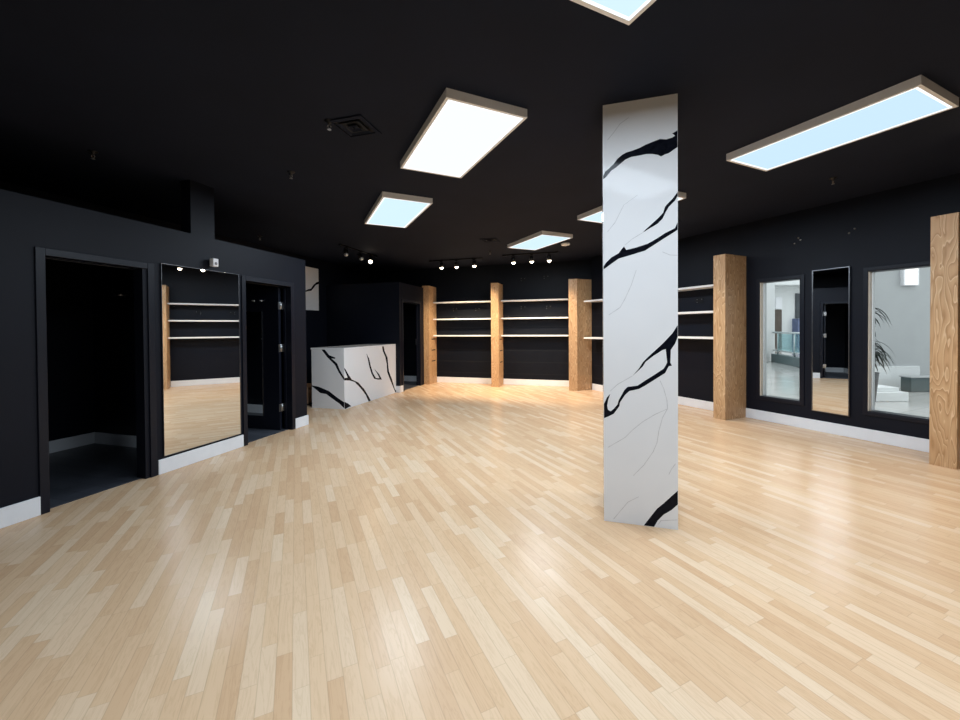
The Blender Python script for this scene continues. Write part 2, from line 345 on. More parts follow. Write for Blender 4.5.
# walls
Wt = tY(R_, 0, YF)
w1 = (3.188, 3.738); w2 = (1.80, 2.455); wz = (.365, 2.143)
ts = [Wt-.2, w2[0], w2[1], w1[0], w1[1], 7.57+.1]; zs = [-.1, wz[0], wz[1], H+.12]
struct('wall_right', wall_cells(G(), 0, .15, ts, zs, lambda i, j: not (j == 1 and i in (1, 3))), M['wall'], R_)
tb = to(B_, pBL)[1]
struct('wall_back', G().box(0, .15, .0, tb+.2, -.1, H+.12), M['slat'], B_)
struct('wall_outer', G().box(LO-.15, LO, tY(L_, LO, YF)-.2, tt+.1, -.1, H+.12), M['wall'], L_)
struct('wall_front', G().box(pFL.x-.2, pFR.x+.2, YF-.15, YF, -.1, H+.12), M['wall'])
# alcove wall beside the corner pillar
struct('wall_alcove', G().box(-.25, -.001, 6.325, 7.30, 0, H), M['slat'], R_)
# fitting-room partition
HL = 2.51
d1 = (2.083, 2.80); d2 = (3.98, 4.75)
ts = [tY(L_, 0, YF), d1[0], d1[1], d2[0], d2[1], 5.07]; zs = [0, 2.063, 2.075, HL]
struct('wall_left', wall_cells(G(), -.12, 0, ts, zs, lambda i, j: not ((i == 1 and j == 0) or (i == 3 and j <= 1))), M['wall'], L_)
struct('wall_recess', G().box(LO+.001, -.121, 4.95, 5.07, 0, HL), M['wall'], L_)
struct('wall_fitting', G().box(LO+.001, -.121, 3.53, 3.74, 0, 2.46), M['wall'], L_)
struct('wall_fitting', G().box(LO+.001, -.121, 1.30, 1.42, 0, 2.46), M['wall'], L_)
struct('ceiling_fitting', G().box(LO+.001, -.121, 1.30, 4.949, 2.462, HL), M['ceil'], L_)
struct('wall_duct', G().box(-.16, -.02, 3.306, 3.588, HL, H), M['wall'], L_)
struct('floor_fitting', G().box(LO+.001, -.06, 1.421, 4.949, 0, .006), M['dark'], L_)
# back-room partition
HP = 2.53
struct('wall_partition', G().box(LO+.001, -.05, 8.187, 8.30, 0, HP), M['wall'], L_)
ts = [8.301, 8.36, 9.29, 9.42]; zs = [0, 2.09, HP]
struct('wall_partition', wall_cells(G(), -.15, -.05, ts, zs, lambda i, j: not (i == 1 and j == 0)), M['wall'], L_)
struct('ceiling_partition', G().box(LO+.001, -.151, 8.301, tt-.06, 2.46, HP), M['ceil'], L_)
struct('floor_partition', G().box(LO+.001, -.10, 8.301, tt-.06, 0, .006), M['dark'], L_)
struct('wall_partition', G().box(-.14, -.06, 9.421, tt-.03, 0, HP), M['wall'], L_)

# baseboards
BH, BT = .148, .016
def bb(name, F, o0, o1, t0, t1): struct(name, G().box(o0, o1, t0, t1, 0, BH), M['base'], F, bevel=.003)
bb('baseboard_left', L_, .0005, BT, tY(L_, 0, YF)+.05, 2.028)
bb('baseboard_left', L_, .0005, BT, 2.912, 3.915)
bb('baseboard_left', L_, .0005, BT, 4.812, 5.07+BT)
bb('baseboard_recess', L_, -1.9, -.0, 5.0705, 5.07+BT)
bb('baseboard_right', R_, -BT, -.0005, Wt+.05, 1.556)
bb('baseboard_right', R_, -BT, -.0005, 1.754, 3.943)
bb('baseboard_right', R_, -BT, -.0005, 4.137, 6.128)
bb('baseboard_right', R_, -.25-BT, -.2505, 6.326, 7.28)
bb('baseboard_back', B_, -BT, -.0005, .64, 2.338)
bb('baseboard_back', B_, -BT, -.0005, 2.536, 4.200)
bb('baseboard_partition', L_, -.22, -.05+BT, 8.187-BT, 8.1865)
bb('baseboard_partition', L_, -.0495, -.05+BT, 8.187-BT, 8.325)
bb('baseboard_fitting', L_, LO+.0015, LO+BT, 1.425, 3.528)
bb('baseboard_fitting', L_, LO+.03, -.13, 3.529-BT, 3.5295)
bb('baseboard_fitting', L_, LO+.03, -.13, 3.7405, 3.74+BT)
bb('baseboard_fitting', L_, LO+.0015, LO+BT, 3.76, 4.948)
bb('baseboard_inside', B_, -BT, -.0005, 4.42, tb-.02)

# door frames and the open fitting-room door
def door_frame(name, o_in, o_out, t0, t1, ztop, wz_, F=L_):
    g = G(); w = .06
    for a, b in ((t0-w, t0), (t1, t1+w)): g.box(o_in-.002, o_out+.014, a+.0005, b, .0, ztop+w)
    g.box(o_in-.002, o_out+.014, t0, t1, ztop, ztop+w)
    g.box(o_in-.002, o_in+.04, t0, t0+.012, .007, ztop); g.box(o_in-.002, o_in+.04, t1-.012, t1, .007, ztop); g.box(o_in-.002, o_in+.04, t0, t1, ztop-.012, ztop)
    o = g.obj(name, M['trim'], None, .003); place(o, F); o['kind'] = 'structure'; return o
door_frame('door_1', -.12, 0, d1[0]+.002, d1[1]+.04, 2.060, 0)
dr2 = door_frame('door_2', -.12, 0, d2[0], d2[1], 2.075, 0)
door_frame('door_3', -.15, -.05, 8.36, 9.29, 2.09, 0)
leaf = G().box(-.885, -.125, 4.66, 4.70, .012, 2.055).obj('door_leaf', M['trim'], dr2, .003)
for z in (.33, 1.19, 1.80):
    g = G().box(-.1245, -.1205, 4.648, 4.70, z-.055, z+.055); g.box(-.1245, -.1205, 4.703, 4.736, z-.055, z+.055)
    g.tube((-.118, 4.70, z-.052), (-.118, 4.70, z+.052), .008)
    g.obj('hinge', M['chrome'], leaf)
G().box(-.80, -.42, 4.652, 4.6595, .20, 1.72).obj('door_mirror', M['mirror'], leaf)
for o_ in (-.56, -.42):
    G().lathe([(.014, 0), (.014, .004), (.006, .006), (.006, .03), (.012, .034), (0, .040)], (o_, 4.66, 1.88), (0, -1, 0), 12).obj('coat_hook', M['chrome'], leaf)
for o_ in (-.795, -.425):
    G().box(o_-.008, o_+.008, 4.649, 4.6518, 1.315, 1.335).obj('mirror_clip', M['chrome'], leaf)
sp = G().box(-.152, -.149, 9.24, 9.288, 1.05, 1.2).obj('strike_plate', M['alu'], bpy.data.objects['door_3'])
# dome lamp in the first fitting room
o = thing('wall_lamp', 'dark half-dome lamp high on the wall inside the open black fitting room', 'lamp', L_, -1.31, 3.5295, 1.90)
G().lathe([(.05, 0), (.05, .015), (.02, .02), (.02, .03)], (0, 0, 0), (0, -1, 0), 16).obj('wall_plate', M['blackm'], o)
G().lathe([(.004, .05), (.05, .042), (.085, .015), (.10, -.03), (.095, -.03), (.06, 0), (0, .02)], (0, -.10, 0), (0, 0, 1), 24).obj('lamp_shade', M['alu'], o)
G().tube((0, -.03, .0), (0, -.10, .045), .012).obj('arm', M['blackm'], o)

# ------------------------------------------------------------------ mirrors
def mirror(label, F, sgn, t0, t1, z0, z1, fw, o0=.001, yaw=0):
    r = thing('wall_mirror', label, 'mirror', F, sgn*o0, (t0+t1)/2, z0)
    r.rotation_euler.z += yaw
    w = (t1-t0)/2; h = z1-z0
    G().box(0, sgn*.012, -w+fw, w-fw, fw, h-fw).obj('mirror_glass', M['mirror'], r)
    g = G(); o1 = sgn*.016
    g.box(0, o1, -w, -w+fw, 0, h); g.box(0, o1, w-fw, w, 0, h); g.box(0, o1, -w+fw, w-fw, 0, fw); g.box(0, o1, -w+fw, w-fw, h-fw, h)
    g.obj('mirror_frame', M['alu'], r)
    return r
mirror('large wall mirror on the black wall between the two fitting room doorways', L_, 1, 2.965, 3.868, .171, 2.137, .0035, .007, -.0137)
mirror('tall narrow mirror on the black wall between the two shop windows', R_, -1, 2.628, 3.048, .272, 2.227, .010, .008, -.030)

# ------------------------------------------------------------------ shop windows
def window(name, t0, t1, z0, z1):
    f = G(); w = .045
    for a, b in ((t0-w, t0), (t1, t1+w)): f.box(-.012, -.0005, a, b, z0-w, z1+w)
    f.box(-.012, -.0005, t0, t1, z0-w, z0); f.box(-.012, -.0005, t0, t1, z1, z1+w)
    o = struct(name, f, M['trim'], R_, bevel=.002)
    G().box(.070, .076, t0+.016, t1-.016, z0+.012, z1-.012).obj('window_pane', M['glass'], o)
    G().box(.0, .058, t1-.012, t1, z0+.012, z1-.012).obj('jamb_strip', M['jamb'], o)
    G().box(.0585, .15, t1-.012, t1, z0+.012, z1-.012).obj('outer_reveal', M['mallgrey'], o)
    j = G(); j.box(0, .15, t0, t0+.016, z0, z1); j.box(0, .15, t0+.016, t1, z1-.012, z1); j.box(0, .15, t0+.016, t1, z0, z0+.012)
    j.obj('window_jamb', M['trim'], o)
window('window_1', *w1, *wz); window('window_2', *w2, *wz)

# ------------------------------------------------------------------ plywood pillars
PH, PW, PD = 2.58, .192, .50
def pillar(F, t0, label, slots=False, depth=PD, toff=0):
    r = thing('wood_pillar', label, 'pillar', F, toff-depth, t0+PW/2, 0, 'plywood pillars along the walls')
    hw, s = PW/2, .018
    G().box(0, s, -hw, hw, 0, PH).obj('front_panel', M['ply'], r, .0015)
    for sg in (-1, 1):
        sd = G().box(s+.0003, depth-.002, sg*hw, sg*(hw-s), 0, PH).obj('side_panel', M['ply'], r, .0015)
        if slots and sg == -1:
            for z in (.60, .89, 1.18):
                G().box(.15, .40, -hw-.0012, -hw+.004, z-.012, z+.012).obj('slot', M['black'], sd)
    G().box(s+.0003, depth-.002, -hw+s+.0003, hw-s-.0003, PH-.018, PH).obj('top_cap', M['ply'], r)
    return r
pillar(B_, 4.205, 'plywood pillar at the left end of the back wall beside the dark back room doorway', True)
pillar(B_, 2.342, 'plywood pillar in the middle of the back wall between two shelf bays', True)
pillar(R_, 3.943, 'plywood pillar on the right wall between the shelves and the left shop window', False, PD+.025)
pillar(R_, 1.566, 'plywood pillar nearest the camera, cut by the right edge beside the right shop window', False, PD+.045)
pillar(R_, 6.130, 'plywood pillar of the right wall standing hidden behind the marble column')
# corner pillar: front square to the back wall, right face square to the right wall
c = W(R_, -.684, 7.291); l = c+B_['e']*.192; rr = W(R_, -.252, 7.305)
r = thing('wood_pillar', 'wide plywood corner pillar just left of the marble column', 'pillar', WORLD, c.x, c.y, 0, 'plywood pillars along the walls')
def thick(a, b, th, inn):
    d = (b-a).normalized(); q = Vector((-d.y, d.x, 0))
    if q.dot(inn) < 0: q = -q
    return [(a-c).to_2d(), (b-c).to_2d(), (b-c+q*th).to_2d(), (a-c+q*th).to_2d()]
inn = (pBR-c)
fl = l-c
lb = l+B_['n']*.42; lb = W(B_, -.003, to(B_, l)[1])
G().prism(thick(c, l, .018, inn), 0, PH).obj('front_panel', M['ply'], r)
ck = c+B_['n']*.0185
G().prism(thick(ck+(rr-c).normalized()*.004, rr, .018, inn), 0, PH).obj('side_panel', M['ply'], r)
G().prism(thick(l+B_['n']*.0185, lb, .018, -B_['e']), 0, PH).obj('side_panel', M['ply'], r)
ci = c+inn.normalized()*.06
G().prism([(p-c).to_2d() for p in (ci, l+B_['n']*.05-B_['e']*.03, lb-B_['e']*.03-B_['n']*.01, W(R_, -.30, 7.29))], PH-.018, PH-.001).obj('top_cap', M['ply'], r)

# ------------------------------------------------------------------ shelves
SH = (1.266, 1.705, 2.150); ST = .034
nm = {0: 'lowest', 1: 'middle', 2: 'top'}
def shelf(F, o0, o1, t0, t1, z, label, group):
    g = G().box(o0, o1, t0, t1, -ST/2, ST/2); o = g.obj('wall_shelf', M['shelf'], None, .002)
    place(o, F, 0, 0, z); tag(o, label, 'shelf', group)
for i, z in enumerate(SH):
    shelf(B_, -.22, -.0008, 2.536, 4.203, z, nm[i]+' white shelf in the left bay of the back wall', 'white shelves of the left back bay')
    shelf(B_, -.22, -.0008, .68, 2.340, z, nm[i]+' white shelf in the bay left of the corner pillar', 'white shelves of the right back bay')
    shelf(R_, -.30, -.0008, 4.137, 6.128, z-.012*(i == 2), nm[i]+' white shelf right of the marble column on the right wall', 'white shelves of the right wall bay')
shelf(R_, -.58, -.2508, 6.326, 7.19, 1.222, 'lower white shelf between the corner pillar and the marble column', 'white shelves of the corner alcove')
shelf(R_, -.58, -.2508, 6.326, 7.19, 2.055, 'upper white shelf between the corner pillar and the marble column', 'white shelves of the corner alcove')

# bracket plates on the walls
def plate(F, t, z, label, group, off=-.0005, dots=((-.045, .02), (.045, .02), (.045, -.03))):
    r = thing('bracket_plate', label, 'bracket', F, off, t, z, group)
    G().box(-.006, 0, -.075, .075, -.05, .05).obj('plate', M['black'], r, .002)
    for y, zz in dots: G().lathe([(.0055, 0), (.0055, .004), (.003, .007), (0, .008)], (-.006, y, zz), (-1, 0, 0), 10).obj('screw', M['chrome'], r)
gp = 'black bracket plates on the slat walls'
plate(B_, 3.666, 1.965, 'left black bracket plate under the top shelf of the left back bay', gp)
plate(B_, 3.034, 1.96, 'right black bracket plate under the top shelf of the left back bay', gp)
plate(B_, 1.819, 1.98, 'left black bracket plate under the top shelf beside the corner pillar', gp)
plate(B_, 1.172, 1.98, 'right black bracket plate under the top shelf beside the corner pillar', gp)
plate(B_, 1.814, 2.70, 'left black bracket plate high on the wall above the bay by the corner pillar', gp)
plate(B_, 1.231, 2.73, 'right black bracket plate high on the wall above the bay by the corner pillar', gp)
plate(R_, 4.75, 1.925, 'black bracket plate with bright screws under the top shelf right of the marble column', gp)
plate(R_, 5.52, 1.925, 'black bracket plate on the right wall hidden behind the marble column', gp)
# bright screws above the windows
for k_, (tc_, zc_, pts, lab) in enumerate(((3.238, 2.69, ((-.02, .03), (-.045, -.005), (.03, -.04)), 'one of three tiny bright screws in the black wall above the left shop window'),
                                      (2.618, 2.685, ((-.028, .022), (.028, -.022)), 'one of two tiny bright screws in the black wall above the right shop window'))):
    for dy, dz in pts:
        o = G().lathe([(.011, 0), (.011, .005), (.006, .012), (0, .014)], (0, 0, 0), (-1, 0, 0), 10).obj('wall_screw', M['chrome']); place(o, R_, -.0005, tc_+dy, zc_+dz)
        tag(o, lab, 'screw', ('screws above the left window', 'screws above the right window')[k_])

# ------------------------------------------------------------------ marble column
def strip(g, line, hw, mp, mat, nrm):
    P = [Vector((a, b)) for a, b in line]
    for i in range(len(P)-1):
        d = (P[i+1]-P[i]); L = d.length
        if L < 1e-5: continue
        q = Vector((-d.y, d.x))/L*hw
        g.poly([mp(*(P[i]+q)), mp(*(P[i+1]+q)), mp(*(P[i+1]-q)), mp(*(P[i]-q))], mat, nrm)
CW, CD = .5062, .5062
cr = thing('marble_column', 'square white marble column with jagged black veins standing on the wooden floor', 'column', B_, -6.914, -.2971, 0)
EPS = .0006
hw = CW/2
def column_side(name, mp, nrm, mirror_=1, shift=0):
    g = G(); s = hw-.0022
    g.poly([mp(-s, .0), mp(s, .0), mp(s, H-.001), mp(-s, H-.001)], 0, nrm)
    e = Vector(nrm)*EPS
    mq = lambda u, z: Vector(mp(max(-s, min(s, mirror_*u)), max(.002, min(H-.003, z+shift))))+e
    for v in COL_VEINS:
        if shift and max(z for _, z in v)+shift > H-.01: continue
        if shift and min(z for _, z in v)+shift < .01: continue
        g.poly([mq(u, z) for u, z in v], 1, nrm)
    e2 = Vector(nrm)*EPS*.6
    mh = lambda u, z: Vector(mp(max(-s, min(s, mirror_*u)), max(.002, min(H-.003, z+shift))))+e2
    for ln_ in COL_HAIR: strip(g, ln_, .0022, mh, 2, nrm)
    return g.obj(name, [M['marble'], M['vein'], M['hair']], cr, fix=False)
column_side('marble_panel', lambda u, z: (0, u, z), (-1, 0, 0))
column_side('marble_panel', lambda u, z: (CD, u, z), (1, 0, 0), -1, .12)
column_side('marble_panel', lambda u, z: (hw+u, hw, z), (0, 1, 0), -1, -.25)
column_side('marble_panel', lambda u, z: (hw+u, -hw, z), (0, -1, 0), -1, .0)
g = G()
for x in (.0, CD-.003):
    for y in (-hw, hw-.003): g.box(x+.0004, x+.0026, y+.0004, y+.0026, 0, H-.001)
g.obj('corner_trim', M['shelf'], cr)

# ------------------------------------------------------------------ reception counter
CH, CT0, CT1, CO0, CO1 = 1.114, 6.215, 8.168, -.84, -.14
cn = thing('reception_counter', 'white marble reception counter with black veins in the dark recess', 'counter', L_, CO1, CT0, 0)
def loc_front(t, z): return (0, t-CT0, z)
g = G(); th = .03
g.box(-th, 0, 0, CT1-CT0, 0, CH-.0305)
for v in CNT_FRONT: g.poly([(EPS, t-CT0, min(z, CH-.031)) for t, z in v], 1, (1, 0, 0))
g.obj('front_panel', [M['marble'], M['vein']], cn, fix=False)
g = G()
g.box(CO0-CO1, -th-.0005, 0, th, 0, CH-.0305)
for v in CNT_END: g.poly([(o_-CO1, -EPS, min(z, CH-.031)) for o_, z in v], 1, (0, -1, 0))
g.obj('end_panel', [M['marble'], M['vein']], cn, fix=False)
G().box(CO0-CO1, -th-.0005, CT1-CT0-th, CT1-CT0, 0, CH-.0305).obj('end_panel', M['marble'], cn)
G().box(CO0-CO1-.02, 0, 0, CT1-CT0, CH-.03, CH).obj('countertop', M['marble'], cn, .002)
G().box(CO0-CO1+.03, -th-.001, th+.001, CT1-CT0-th-.001, .62, .64).obj('inner_shelf', M['wood'], cn)
# wooden box behind it
o = thing('wooden_box', 'low brown wooden box on the floor behind the left end of the marble counter', 'box', L_, -1.32, 6.36, 0)
G().box(-.30, .26, 0, .5, .03, .33).obj('carcass', M['wood'], o, .003)
G().box(-.28, .24, .02, .48, 0, .03).obj('plinth', M['black'], o)
G().box(-.31, .27, -.01, .51, .33, .348).obj('lid', M['wood'], o, .003)
# marble wall panel behind the counter
pn = thing('marble_wall_panel', 'white marble panel with a black vein on the wall behind the counter', 'panel', L_, LO+.0005, 6.9, 1.90)
g = G(); pt0, pt1 = -.55, .985
g.box(0, .02, pt0, pt1, 0, .975)
g.poly([(.02+EPS, t-6.9, z-1.90) for t, z in PANEL_VEIN], 1, (1, 0, 0))
g.poly([(.02+EPS, a, b) for a, b in ((.556, .436), (.45, .36), (.30, .33), (.12, .22), (-.05, .20), (-.22, .08), (-.30, .002), (-.24, .002), (-.02, .16), (.14, .18), (.32, .29), (.46, .325), (.556, .405))], 1, (1, 0, 0))
g.obj('panel_face', [M['marble'], M['vein']], pn, fix=False)

# sensor over the mirror
o = thing('wall_sensor', 'small white sensor box on the black wall above the big mirror', 'sensor', L_, .0005, 3.512, 2.225)
G().box(0, .028, -.012, .012, -.012, .012).obj('bracket', M['black'], o)
G().box(.028, .085, -.033, .033, -.045, .045).obj('sensor_body', M['whiteplastic'], o, .006)
G().lathe([(.016, 0), (.016, .003), (.010, .008), (0, .009)], (.085, 0, -.012), (1, 0, 0), 16).obj('lens', M['alu'], o)

# ------------------------------------------------------------------ ceiling lights
LL, LW, LD = 1.30, .63, .065
LAMP_W = 52
def ceiling_light(t0, off0, label, dm, ll=LL, LW=LW):
    r = thing('ceiling_light', label, 'ceiling light', R_, off0+LW/2, t0+ll/2, H, 'flat light panels on the black ceiling')
    a, b, w = LW/2, ll/2, .022
    g = G()
    g.box(-a, -a+w, -b, b, -LD, -.0005); g.box(a-w, a, -b, b, -LD, -.0005)
    g.box(-a+w, a-w, -b, -b+w, -LD, -.0005); g.box(-a+w, a-w, b-w, b, -LD, -.0005)
    g.box(-a+w, a-w, -b+w, b-w, -.012, -.0005)
    g.obj('light_frame', M['lightframe'], r)
    s = .016
    G().box(-a+w+s, a-w-s, -b+w+s, b-w-s, -LD+.003, -LD+.010).obj('diffuser', DIFF[dm], r)
    g = G(); i0, i1 = -a+w+.0005, -b+w+.0005
    for q in ((i0, i0+s, i1, -i1), (-i0-s, -i0, i1, -i1), (i0+s, -i0-s, i1, i1+s), (i0+s, -i0-s, -i1-s, -i1)): g.box(*q, -LD+.002, -LD+.010)
    g.obj('diffuser_rim', M['rim'], r)
    ld = bpy.data.lights.new('panel_lamp', 'AREA'); ld.shape = 'RECTANGLE'; ld.size = LW-.1; ld.size_y = ll-.1
    ld.energy = LAMP_W; ld.color = (.755, .875, 1.0)
    lo = bpy.data.objects.new('panel_lamp', ld); COL.objects.link(lo); lo.parent = r; lo.location = (0, 0, -LD-.004)
    return r
r1, r2 = -5.59, -2.785
ceiling_light(2.566, -5.596, 'bright ceiling light panel left of the marble column, the larger of the left two', 0, 1.319, .648)
ceiling_light(4.80, r1, 'smaller looking ceiling light panel furthest left, above the big mirror and doorways', 1, 1.344)
ceiling_light(.256, -5.575, 'ceiling light panel cut off by the top edge of the picture', 1, 1.31)
ceiling_light(5.636, -2.751, 'ceiling light panel nearest the back wall above the two rows of spotlights', 1, 1.21, .648)
ceiling_light(3.353, -2.777, 'ceiling light panel half hidden behind the marble column', 1, 1.328, .605)
ceiling_light(1.145, -2.801, 'long ceiling light panel above the shop windows at upper right', 2)
ceiling_light(-1.90, r1, 'ceiling light panel behind the camera in the row over the marble column', 1)
ceiling_light(-1.00, -8.40, 'ceiling light panel behind the camera in the row by the fitting rooms', 1)  # extra lamp out of view, added to lift the left foreground floor

# ------------------------------------------------------------------ track lights
def track(F, off, t0, t1, label):
    r = thing('ceiling_track', label, 'track', F, off, (t0+t1)/2, H)
    h = (t1-t0)/2
    G().box(-.018, .018, -h, h, -.022, -.0005).obj('rail', M['blackm'], r, .002)
    G().box(-.03, .03, h, h+.09, -.03, -.0005).obj('power_feed', M['blackm'], r, .003)
    return r
def spot(F, off, t, label, group, lit=True, dirv=(0, 0, -1), power=30, col=(1, .80, .56)):
    r = thing('track_spotlight', label, 'spotlight', F, off, t, H-.0225, group)
    d = Vector(dirv).normalized()
    G().box(-.016, .016, -.03, .03, -.02, -.0005).obj('adapter', M['blackm'], r, .002)
    G().tube((0, 0, -.02), (0, 0, -.07), .007).obj('stem', M['blackm'], r)
    p = Vector((0, 0, -.10))
    G().lathe([(.022, -.06), (.046, -.05), (.050, .05), (.044, .052), (.040, .03), (0, .03)], p, d, 18).obj('lamp_housing', M['blackm'], r)
    G().lathe([(.039, .032), (.042, .055), (.036, .078), (.021, .092), (0, .098)], p, d, 18).obj('bulb', M['spotlens'] if lit else M['chrome'], r)
    if lit:
        ld = bpy.data.lights.new('spot_lamp', 'SPOT'); ld.energy = power; ld.color = col; ld.spot_size = math.radians(95); ld.spot_blend = .7; ld.shadow_soft_size = .03
        lo = bpy.data.objects.new('spot_lamp', ld); COL.objects.link(lo); lo.parent = r; lo.location = p+d*.106
        aim(lo, d)
    return r
track(B_, -1.15, 2.55, 3.80, 'black ceiling track holding the left three spotlights by the back wall')
track(B_, -1.32, .80, 1.95, 'black ceiling track holding the right three spotlights by the back wall')
gs = 'lit spotlights by the back wall'
down = (-.25, 0, -1)
for t, lab in ((3.58, 'leftmost lit spotlight of the left three by the back wall'), (3.20, 'middle lit spotlight of the left three by the back wall'), (2.76, 'rightmost lit spotlight of the left three by the back wall'),
               (1.79, 'leftmost lit spotlight of the right three by the back wall'), (1.38, 'middle lit spotlight of the right three by the back wall'), (1.0, 'rightmost lit spotlight of the right three, above the corner pillar')):
    spot(B_, -1.15 if t > 2 else -1.32, t, lab, gs, True, (.25, 0, -1), 135)
track(L_, -.48, 6.60, 7.85, 'black ceiling track above the marble counter')
spot(L_, -.48, 6.80, 'unlit track spotlight above the left end of the marble counter', 'spotlights above the counter', False, (.3, -.3, -1))
spot(L_, -.48, 7.30, 'unlit track spotlight in the middle of the track above the counter', 'spotlights above the counter', False, (.5, -.1, -1))
spot(L_, -.48, 7.70, 'lit track spotlight above the right end of the marble counter', 'spotlights above the counter', True, (.2, -.55, -1), 25)
track(R_, -1.15, 4.25, 5.60, 'black ceiling track over the right wall shelves, mostly behind the marble column')
for t, lab in ((4.48, 'lit spotlight over the right wall shelves nearest the windows, seen in the big mirror'), (4.93, 'lit middle spotlight over the right wall shelves, seen in the big mirror'), (5.38, 'lit spotlight over the right wall shelves furthest from the windows')):
    spot(R_, -1.15, t, lab, 'lit spotlights over the right wall shelves', True, (.0, 0, -1), 45)
track(R_, -1.20, .30, 1.29, 'black ceiling track at the right edge in front of the nearest plywood pillar')
for t, lab in ((1.335, 'lit spotlight at the right edge above the nearest plywood pillar'), (1.0, 'lit spotlight outside the right edge, second from the windows'), (.5, 'lit spotlight outside the right edge, furthest from the windows')):
    spot(R_, -1.20, t, lab, 'lit spotlights above the nearest pillar', True, (-.22, -.05, -1), 42)

# ------------------------------------------------------------------ ceiling fittings
def vent(x, y, s, label):
    r = thing('ceiling_vent', label, 'vent', L_, *to(L_, Vector((x, y, 0))), H, 'square black ceiling vents')
    g = G(); a = s/2
    def ring(a, b, z0, z1):
        g.box(-a, a, -a, -b, z0, z1); g.box(-a, a, b, a, z0, z1); g.box(-a, -b, -b, b, z0, z1); g.box(b, a, -b, b, z0, z1)
    ring(a, a-.035, -.012, -.0005); g.obj('vent_frame', M['ceil'], r)
    for i in range(1, 4):
        g = G(); aa = a-.035-.052*i+.03
        for sx, sy in ((1, 0), (-1, 0), (0, 1), (0, -1)):
            o0, o1 = aa, aa-.018
            if sx: pts = [(sx*o0, -o0, -.016), (sx*o0, o0, -.016), (sx*o1, o1, -.003), (sx*o1, -o1, -.003)]
            else: pts = [(-o0, sy*o0, -.016), (o0, sy*o0, -.016), (o1, sy*o1, -.003), (-o1, sy*o1, -.003)]
            g.poly(pts, 0, (0, 0, -1))
        g.obj('louvre', M['ceil'], r)
    G().box(-a+.03, a-.03, -a+.03, a-.03, -.0025, -.0005).obj('backing', M['black'], r)
vent(-1.01, 3.247, .31, 'square black ceiling vent left of the larger light panel')
vent(.199, 7.405, .31, 'square black ceiling vent near the back wall left of the far light panel')
def sprinkler(off, t, label):
    r = thing('ceiling_sprinkler', label, 'sprinkler', R_, off, t, H, 'sprinkler heads on the ceiling')
    G().lathe([(.038, .001), (.036, -.006), (.016, -.009), (.016, -.02), (.010, -.02), (.010, -.032)][::-1], (0, 0, 0), (0, 0, 1), 16).obj('escutcheon', M['blackm'], r)
    g = G()
    for sx in (-1, 1): g.tube((sx*.009, 0, -.032), (sx*.012, 0, -.045), .003, 8); g.tube((sx*.012, 0, -.045), (0, 0, -.066), .003, 8)
    g.obj('yoke', M['chrome'], r)
    G().lathe([(.016, -.068), (.016, -.066), (.004, -.064)], (0, 0, 0), (0, 0, 1), 14).obj('deflector', M['chrome'], r)
sprinkler(-6.29, 3.36, 'sprinkler head beside the square ceiling vent at upper left')
pL = W(R_, 0, 0); 
def rw(x, y): return to(R_, Vector((x, y, 0)))
sprinkler(*rw(-3.55, 3.66), 'sprinkler head over the open left doorway, furthest left on the ceiling')
sprinkler(*rw(-1.967, 4.16), 'sprinkler head left of the two left light panels, above the big mirror')
sprinkler(*rw(3.95, 4.434), 'sprinkler head on the ceiling below the long light panel at right')
sprinkler(*rw(-3.851, 6.967), 'sprinkler head above the marble wall panel in the recess')
sprinkler(*rw(.225, 8.452), 'sprinkler head near the back wall under the far square vent')
o = thing('smoke_detector', 'round pale smoke detector just right of the far light panel', 'smoke detector', R_, *rw(1.68, 7.75), H)
G().lathe([(.09, -.0005), (.09, -.02), (.075, -.036), (.05, -.042), (0, -.043)][::-1], (0, 0, 0), (0, 0, 1), 24).obj('detector_body', M['lightframe'], o)
G().lathe([(.018, -.052), (.018, -.043)], (0, 0, 0), (0, 0, 1), 12).obj('indicator', M['whiteplastic'], o)

# ------------------------------------------------------------------ the mall beyond the windows
struct('floor_mall', G().box(.151, 40, -14, 34, -.10, -.002), M['tile'], R_)
struct('wall_mall', G().box(8.0, 10.25, 9.3, 9.9, 0, 4.6), M['mallgrey'])                 # pier
struct('trim_1', G().box(7.9, 10.28, 9.24, 9.2995, 0, .50), M['mallwall'])                  # its white base band
struct('wall_mall', G().box(10.6, 20, 11.5, 11.7, 0, 4.6), M['mallgrey'])
struct('wall_mall', G().box(10.2, 11.75, 9.85, 11.4, 0, 5), M['mallwall'], R_)              # white pier at the railing
st = G().box(7.0, 8.19, 7.55, 8.5, 0, .175).box(7.0, 8.12, 7.66, 8.4, .1755, .255)
struct('trim_2', st, M['mallwall'], bevel=.008)
fac = struct('wall_shopfronts', G().box(14, 34, 27, 27.4, 0, 6.5), M['mallwall'])
G().box(14, 34, 25.6, 26.999, 4.15, 4.45).obj('soffit_beam', M['mallwall'], fac)
G().box(21.5, 23.4, 26.9, 26.999, 2.0, 3.7).obj('shop_window', M['shopdark'], fac)
G().box(20.1, 20.52, 26.9, 26.999, 0, 2.6).obj('shop_doorway', M['shopbrown'], fac)
G().box(17, 19.1, 26.9, 26.999, 0, 2.9).obj('shop_doorway', M['shopdark'], fac)
G().box(20.1, 20.5, 26.85, 26.999, 2.65, 3.45).obj('shop_sign', M['whiteplastic'], fac)
G().box(21.3, 23.6, 26.5, 26.998, .0, 1.98).obj('shop_counter', M['shopblue'], fac)
